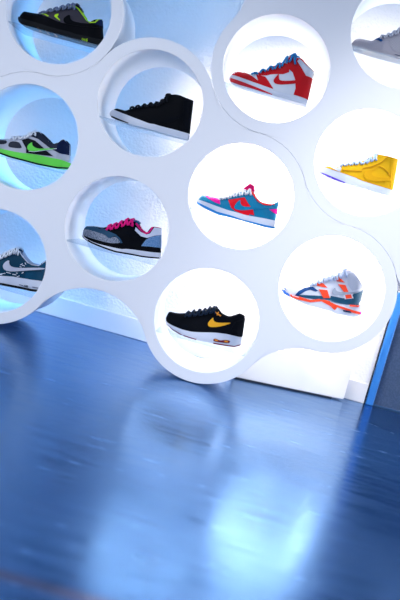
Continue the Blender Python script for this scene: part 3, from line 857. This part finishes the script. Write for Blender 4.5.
# --- black and lime sneaker
l, r = crop(10, 0, 7.14), crop(55, 0, 7.14)
pairs = [(l(52,116),l(58,100)),(l(85,132),l(95,72)),(l(140,150),l(150,84)),(l(190,166),l(215,92)),(l(240,182),l(280,72)),(l(300,200),l(340,56)),(l(360,216),l(400,38)),
  (r(110,232),r(122,28)),(r(150,246),r(158,34)),(r(200,256),r(197,95)),(r(250,268),r(240,158)),(r(290,276),r(282,140)),(r(336,282),r(326,130))]
bot = [l(50,130),l(70,165),l(130,190),l(200,212),l(300,243),l(400,270),r(100,277),r(200,305),r(285,328),r(315,312)]
s = Shoe('low_top_sneaker', 'black and dark grey sneaker with lime green collar lining', 'sneaker', 'lime')
s.start(pairs, bot, BLK, mat('black_rubber',(.003,.0035,.005),.6,.2), 8, fab('lime_lining',(.36,.78,.01)), sole_top=[l(50,110)]+[a for a,b in pairs[1:-1]]+[r(334,290)])
g = fab('graphite_suede',(.055,.048,.06))
s.piece('quarter_panel', [l(212,96),l(285,82),l(330,66),l(395,52),r(100,48),r(150,52),r(180,90),r(215,140),r(245,166),r(235,178),r(160,180),r(60,170),l(330,152),l(280,130),l(240,118)], g, label='graphite grey quarter')
s.piece('side_mark', [r(110,105),r(72,128),r(62,150),r(78,176),r(160,188),r(240,196),r(325,198),r(328,178),r(200,170),r(135,158),r(112,140)], BLK, smooth=1, raise_=.0024)
s.piece('toe_stripe', [l(208,93),l(240,94),l(284,120),l(276,124),l(244,108),l(212,99)], LIME, label='lime stripe')
s.piece('chevron', [l(348,102),l(326,110),l(320,122),l(336,136),l(360,152),l(363,148),l(342,126),l(352,110)], LIME, label='lime chevron')
s.ribbon('collar_trim', [r(90,46),r(138,44),r(166,64),r(196,104),r(226,146),r(250,163),r(285,160),r(306,134)], 1.1, LIME, label='lime collar edge')
s.piece('heel_tab', [r(290,168),r(308,140),r(326,134),r(334,190),r(255,186)], fab('deep_navy_suede',(.003,.010,.045)), label='deep navy heel tab')
s.lettering('oc6', r(193,290), 3.0, LIME, tilt=-.01)
for q in (l(203,206), l(260,228), l(318,246)):
    s.piece('outsole_lug', [(q[0],q[1]),(q[0]+1.7,q[1]+.5),(q[0]+1.5,q[1]+1.8),(q[0]-.1,q[1]+1.2)], ORG, 'sole', label='orange outsole lug')
s.tongue([r(105,50),r(125,30),r(152,14),r(180,48),r(192,70),r(175,72)], g)
s.laces(fab('steel_blue_lace',(.16,.20,.30)), 3, 8, 6); s.done()

# --- grey and black runner on bright green sole
l, r = crop(0, 125, 8), crop(30, 125, 8)
pairs = [(l(-110,152),l(-107,132)),(l(-85,162),l(-80,106)),(l(-50,174),l(-45,99)),(l(0,188),l(0,108)),(l(60,203),l(80,103)),(l(120,216),l(150,95)),(l(180,226),l(215,84)),(l(230,231),l(255,50)),
  (r(42,238),r(68,56)),(r(90,246),r(125,108)),(r(140,257),r(180,152)),(r(190,268),r(228,142)),(r(250,280),r(265,117)),(r(306,290),r(304,152))]
bot = [l(-116,160),l(-100,190),l(-50,212),l(0,233),l(100,267),l(200,293),l(300,320),r(150,337),r(220,350),r(300,352)]
s = Shoe('running_shoe', 'grey and black running shoe on a bright green sole', 'sneaker', 'green')
s.start(pairs, bot, SIL, GRN, 8, fab('navy_lining',(.008,.02,.05)), sole_top=[l(-114,150)]+[a for a,b in pairs[1:-1]]+[r(314,305)])
s.piece('outsole', strip(bot, 1.6), mat('black_rubber',(.003,.0035,.005),.6,.2), 'sole', label='black outsole')
s.piece('mesh_window', [l(72,160),l(90,133),l(155,138),l(172,160),l(185,190),l(120,187),l(78,180)], CHAR, smooth=1, label='charcoal mesh window')
s.piece('mesh_window', [l(-40,122),l(48,124),l(64,138),l(48,156),l(0,156),l(-40,148)], CHAR, smooth=1, label='charcoal mesh window')
s.piece('quarter_panel', [l(178,124),l(232,110),l(285,128),l(350,184),r(130,205),r(190,252),r(100,242),l(215,226),l(216,190)], BLKM, label='black side panel')
s.piece('collar_panel', [r(8,92),r(20,66),r(66,58),r(95,80),r(128,112),r(180,156),r(226,146),r(265,120),r(303,152),r(302,240),r(235,228),r(160,186),r(70,115)], fab('slate_mesh',(.02,.026,.045)), label='slate collar')
s.piece('heel_counter', [r(222,160),r(245,130),r(266,120),r(303,154),r(302,240),r(250,232),r(212,205)], fab('deep_navy_suede',(.003,.010,.045)), label='deep navy heel')
s.piece('side_mark', [l(264,138),l(232,160),l(222,185),l(236,210),l(275,214),l(340,206),r(150,200),r(216,190),r(120,191),l(310,192),l(275,178),l(262,158)], GRN, smooth=1, raise_=.0026, label='bright green curved tick mark')
s.ribbon('side_mark_piping', [r(218,190),r(150,201),l(340,208),l(275,217),l(236,213)], .5, WHT, raise_=.0024)
s.tongue([l(225,90),l(240,58),l(262,44),l(290,48),l(305,66),l(280,80)], CHAR)
s.laces(WLACE, 4, 8, 5, r=.0028); s.done()

# --- dark teal sneaker with silver mark, cut by the left edge of the photo
l = crop(0, 240, 8)
pairs = [(l(-235,252),l(-230,228)),(l(-212,264),l(-207,198)),(l(-180,272),l(-175,188)),(l(-120,277),l(-110,180)),(l(-60,281),l(-50,155)),(l(0,285),l(20,118)),(l(60,289),l(80,85)),(l(110,293),l(128,68)),
  (l(150,300),l(160,90)),(l(200,308),l(195,150)),(l(250,317),l(245,194)),(l(310,326),l(308,205)),(l(330,331),l(338,176)),(l(340,333),l(362,163))]
bot = [l(-240,256),l(-225,286),l(-150,322),l(0,358),l(150,388),l(250,410),l(304,419)]
s = Shoe('low_top_sneaker', 'dark teal sneaker with a silver mark and white laces', 'sneaker', 'cut')
s.start(pairs, bot, lea('dark_teal_leather',(.003,.045,.085)), RUBW, 8, fab('blue_grey_lining',(.40,.50,.66)), sole_top=[l(-238,252)]+[a for a,b in pairs[1:]])
s.piece('outsole', strip(bot, 2.4), mat('black_rubber',(.003,.0035,.005),.6,.2), 'sole', label='black outsole')
s.piece('side_mark', [l(80,158),l(42,180),l(27,210),l(44,242),l(100,254),l(200,246),l(340,238),l(350,228),l(300,222),l(180,225),l(100,217),l(78,192)], lea('bright_silver_leather',(.58,.58,.66),.35), smooth=1, raise_=.0024, label='silver curved tick mark')
s.ribbon('collar_trim', [l(152,92),l(182,138),l(222,182),l(255,198),l(305,207),l(350,172)], .8, WHT, label='white collar edge')
s.piece('heel_counter', [l(310,215),l(345,180),l(363,170),l(362,330),l(330,326),l(200,305),l(210,262),l(330,256)], lea('mid_teal_leather',(.004,.06,.12)))
for q in ((175,195,18,-10),(190,205,20,6),(168,215,14,5),(205,190,8,14),(150,290,22,-8),(30,268,40,-6),(75,262,34,10),(120,276,30,6),(10,275,30,4),(185,262,12,-10),(140,265,14,3)):
    s.ribbon('paint_fleck', [l(q[0]-q[2]*.5,q[1]-q[3]*.5), l(q[0]+q[2]*.5,q[1]+q[3]*.5)], .7, WHT, label='white fleck')
s.lettering('AIR', l(196,372), 2.0, NAVY, tilt=0.03)
s.ribbon('sole_line', [l(160,356),l(192,364)], .5, NAVY, 'sole'); s.ribbon('sole_line', [l(262,376),l(300,384)], .5, NAVY, 'sole')
s.tongue([l(70,105),l(95,72),l(130,62),l(165,80),l(160,105)], NAVY)
s.laces(WLACE, 4, 8, 6, r=.0028); s.done()

# --- silver grey sneaker, cut by the right edge of the photo
l = crop(350, 15, 8)
pairs = [(l(18,236),l(21,214)),(l(48,226),l(50,186)),(l(100,240),l(105,187)),(l(160,258),l(165,201)),(l(220,275),l(240,174)),(l(300,297),l(330,146)),(l(370,316),l(400,106)),(l(430,332),l(460,78)),
  (l(490,350),l(512,66)),(l(540,363),l(550,125)),(l(590,377),l(600,165)),(l(630,388),l(650,164)),(l(672,398),l(692,148))]
bot = [l(14,242),l(25,262),l(100,283),l(200,310),l(350,350),l(500,392),l(662,436)]
s = Shoe('low_top_sneaker', 'pale grey sneaker with a checked side panel and blue tongue', 'sneaker', 'silver')
GL = lea('warm_grey_leather',(.37,.35,.40))
s.start(pairs, bot, GL, mat('grey_rubber',(.34,.32,.36),.5), 8, fab('mid_blue_lining',(.05,.22,.55)), sole_top=[l(16,234)]+[a for a,b in pairs[1:]])
s.piece('quarter_panel', [l(310,200),l(330,182),l(400,165),l(480,170),l(560,210),l(580,350),l(420,318),l(345,292),l(318,250)], checker_mat('checked_grey_canvas',(.25,.24,.28),(.44,.43,.48),300), label='checked grey side panel')
s.piece('eyestay', [l(250,205),l(300,172),l(400,135),l(490,92),l(520,110),l(470,165),l(400,168),l(330,184),l(310,205)], GL, raise_=.0022)
s.piece('vamp', [l(195,194),l(240,180),l(262,205),l(246,220),l(226,208)], fab('dark_blue_mesh',(.02,.09,.26)), label='dark blue vamp')
s.ribbon('sole_line', [l(352,322),l(400,334),l(460,350)], .5, NAVY, 'sole'); s.ribbon('sole_line', [l(350,344),l(400,357),l(460,373)], .7, NAVY, 'sole')
s.tongue([l(190,196),l(220,180),l(330,142),l(430,88),l(500,52),l(520,72),l(440,115),l(340,165)], fab('mid_blue_tongue',(.05,.22,.55)), half=.018)
s.laces(fab('pale_grey_lace',(.50,.52,.60)), 4, 8, 6); s.done()

# --- white basketball trainer with orange straps
l, r = crop(280, 265, 8), crop(322, 265, 8)
pairs = [(l(36,205),l(42,174)),(l(70,228),l(66,146)),(l(115,245),l(110,160)),(l(170,258),l(180,168)),(l(230,272),l(245,150)),(l(290,276),l(300,125)),(l(340,272),l(350,108)),(l(400,285),l(395,92)),
  (r(110,300),r(100,83)),(r(160,310),r(155,54)),(r(200,318),r(212,40)),(r(240,322),r(255,62)),(r(275,322),r(300,120)),(r(308,318),r(340,184))]
bot = [l(14,206),l(35,234),l(80,258),l(140,290),l(240,329),l(330,352),l(400,372),r(100,388),r(180,404),r(250,418),r(312,408)]
s = Shoe('high_top_sneaker', 'white and grey high trainer with orange straps and sole line', 'sneaker', 'orange')
s.start(pairs, bot, lea('off_white_leather',(.66,.68,.76)), RUBW, 10, fab('white_lining',(.62,.64,.72)), sole_top=[l(14,198),l(34,196),l(70,226)]+[a for a,b in pairs[2:-1]]+[r(320,318)], sole_name='midsole')
DT = lea('deep_teal_leather',(.012,.075,.14)); NB = lea('royal_navy_leather',(.006,.055,.20)); SO = lea('bright_orange_red',(.90,.07,.025))
s.piece('toe_bumper', [l(15,206),l(24,178),l(37,174),l(48,202),l(76,236),l(78,254),l(35,232)], mat('royal_blue_rubber',(.01,.10,.42),.5), 'both', label='royal blue toe bumper')
s.piece('side_band', [l(118,244),l(165,238),l(270,242),l(325,246),l(400,264),r(70,246),r(170,266),r(245,240),r(250,230),r(338,202),r(333,280),r(300,302),r(296,325),r(200,318),r(100,300),r(0,272),l(350,276),l(270,272),l(200,262)], DT, 'both', label='deep teal side band')
s.piece('toe_arch', [l(118,242),l(150,208),l(200,184),l(262,174),l(302,205),l(286,212),l(240,198),l(205,208),l(160,236),l(130,247)], NB, label='navy arch over the toe')
s.piece('sole_line', [l(76,228),l(95,238),l(140,248),l(240,277),l(330,268),l(400,290),r(60,292),r(110,316),r(200,346),r(310,380),r(312,400),r(240,380),r(120,336),r(100,360),r(60,325),r(0,292),l(330,288),l(240,296),l(130,271),l(84,250)], SO, 'both', label='orange red line along the sole')
s.piece('sole_line', [r(215,317),r(295,324),r(285,335),r(222,330)], SO, 'both', raise_=.004)
s.piece('strap', [l(284,140),l(320,150),l(336,140),l(378,182),l(332,176),l(296,166)], SO, label='orange red strap')
s.piece('strap', [l(308,194),l(376,200),l(396,262),l(345,264)], SO, label='orange red strap')
s.piece('strap', [r(98,108),r(136,98),r(182,142),r(122,132)], SO, label='orange red strap')
s.piece('strap', [r(128,154),r(186,160),r(211,216),r(174,216)], SO, label='orange red strap')
s.piece('strap', [r(172,240),r(236,230),r(250,266),r(180,274)], WHT); s.piece('strap', [r(182,240),r(228,234),r(238,264),r(190,270)], SO, label='orange red strap')
s.piece('side_mark', [r(102,176),r(76,210),r(84,238),r(130,242),r(250,232),r(332,206),r(250,216),r(150,218),r(112,208)], lea('grey_silver_leather',(.36,.40,.48),.4), smooth=1, raise_=.0030, label='silver grey curved tick mark')
s.piece('collar_panel', [r(215,70),r(250,64),r(298,122),r(334,184),r(240,206),r(205,160),r(200,110)], GRYW, raise_=.0012)
s.piece('sole_badge', [r(165,358),r(225,366),r(232,382),r(168,370)], NAVY, 'sole', label='navy mark on the heel of the sole')
s.piece('heel_spot', [r(302,376),r(316,374),r(314,400),r(302,396)], mat('magenta_rubber',(.8,.02,.5),.5), 'sole')
s.tongue([r(128,90),r(150,64),r(178,42),r(218,42),r(218,72),r(180,95)], fab('royal_blue_tongue',(.02,.09,.42)))
s.tongue_patch([r(168,66),r(188,45),r(214,44),r(208,56),r(192,64),r(180,82)], fab('hot_pink_patch',(.85,.02,.25)))
s.laces(fab('ice_blue_lace',(.52,.60,.78)), 4, 10, 7); s.done()


# ------------------------------------------------------------------ light
w = bpy.data.worlds.new('room_light'); sc.world = w; w.use_nodes = True
bg = w.node_tree.nodes['Background']
bg.inputs[0].default_value = (0.32, 0.58, 1.0, 1); bg.inputs[1].default_value = 0.45

def aim(o, tgt):
    d = Vector(tgt) - o.location
    o.rotation_euler = d.to_track_quat('-Z', 'Y').to_euler()
def lamp(kind, name, loc, tgt, energy, col=(1, 1, 1), **kw):
    l = bpy.data.lights.new(name, kind); l.energy = energy; l.color = col
    for k, v in kw.items(): setattr(l, k, v)
    o = bpy.data.objects.new(name, l); C.objects.link(o); o.location = loc; aim(o, tgt)
    return o
lamp('SPOT', 'front_spotlight', (1.3, -2.2, 2.0), (0.40, 0.25, 0.28), 66, (.95, 0.965, 1), spot_size=math.radians(42), spot_blend=1.0, shadow_soft_size=0.12)
lamp('SPOT', 'front_spotlight', (-0.8, -2.4, 2.2), (-0.28, 0, 0.34), 76, (.93, 0.96, 1), spot_size=math.radians(40), spot_blend=1.0, shadow_soft_size=0.15)  # added fill spot, lifts the lower left panel and the shoe fronts
lamp('SPOT', 'floor_fill_spot', (0.5, -0.6, 2.5), (0.28, 0.0, 0), 150, (.95, .97, 1), spot_size=math.radians(34), spot_blend=1.0, shadow_soft_size=0.1)  # added spot, brightens the floor at the foot of the panels
lamp('AREA', 'side_fill', (3.2, -1.0, 0.9), (-0.6, 0, 0.5), 37, (1, 0.95, 0.93), shape='RECTANGLE', size=0.8, size_y=1.6, spread=math.radians(120))  # added grazing fill from the right, stands for no real window
lamp('AREA', 'side_fill', (-3.2, -1.05, 0.8), (0.3, 0, 0.45), 30, (.92, 0.92, .96), shape='RECTANGLE', size=0.8, size_y=1.6, spread=math.radians(120))  # matching added fill from the left, whitens the panel fronts
# added fill lamps at top and bottom of each shoe's opening, behind the shoe
BLUE = (0.20, 0.48, 1.0)
WARM = (1, .84, .70)
DOWN = dict(lime=(.7, (.09, .45, 1)), green=(.95, (.18, .52, 1)), cut=(.62, (.13, .48, 1)), black=(.16, (.30, .60, 1)), pink=(.32, (.46, .70, 1)),
            teal=(1.9, WARM), red=(.24, (.72, .85, 1)), low=(.75, (.92, .93, 1)), yellow=(2, WARM), orange=(1.0, WARM), silver=(.42, (.66, .82, 1)))
UP = dict(teal=6, low=1.0, yellow=4, orange=12, red=.4, silver=.3)
for n, (e, col) in DOWN.items():
    c = site(*SITES[n])
    lamp('AREA', 'opening_fill_down', (c.x, 0.23, c.z + HOLE - 0.012), (c.x, 0.30, c.z - 0.05), e * 1.3, col, shape='RECTANGLE', size=0.16, size_y=0.03, spread=math.radians(105))
    lamp('AREA', 'opening_fill_up', (c.x, 0.20, c.z - HOLE + 0.014), (c.x, 0.25, c.z + 0.1), UP.get(n, e * .2), col, shape='RECTANGLE', size=0.12, size_y=0.03, spread=math.radians(120))
# added lamps, unseen behind the boards, brighten wall, box and floor
c = site(1, -1.5)
lamp('AREA', 'wall_fill', (c.x, 0.12, c.z + 0.18), (c.x, 0.46, 0.06), .2, (.95, .97, 1), shape='DISK', size=0.08, spread=math.radians(120))
for n, dx, dz, e, col in (('x4', 0, 0.05, .6, (.24, .55, 1)), ('x1', 0.0, 0.12, .48, (.28, .57, 1))):
    c = site(*SITES[n])
    lamp('AREA', 'wall_fill', (c.x + dx, 0.2, c.z + dz), (c.x + dx, WALL, c.z + dz), e, col, shape='DISK', size=0.1)

sc.view_settings.view_transform = 'Standard'
sc.view_settings.look = 'None'
sc.view_settings.exposure = 0
sc.view_settings.gamma = 1
sc.view_settings.use_curve_mapping = False
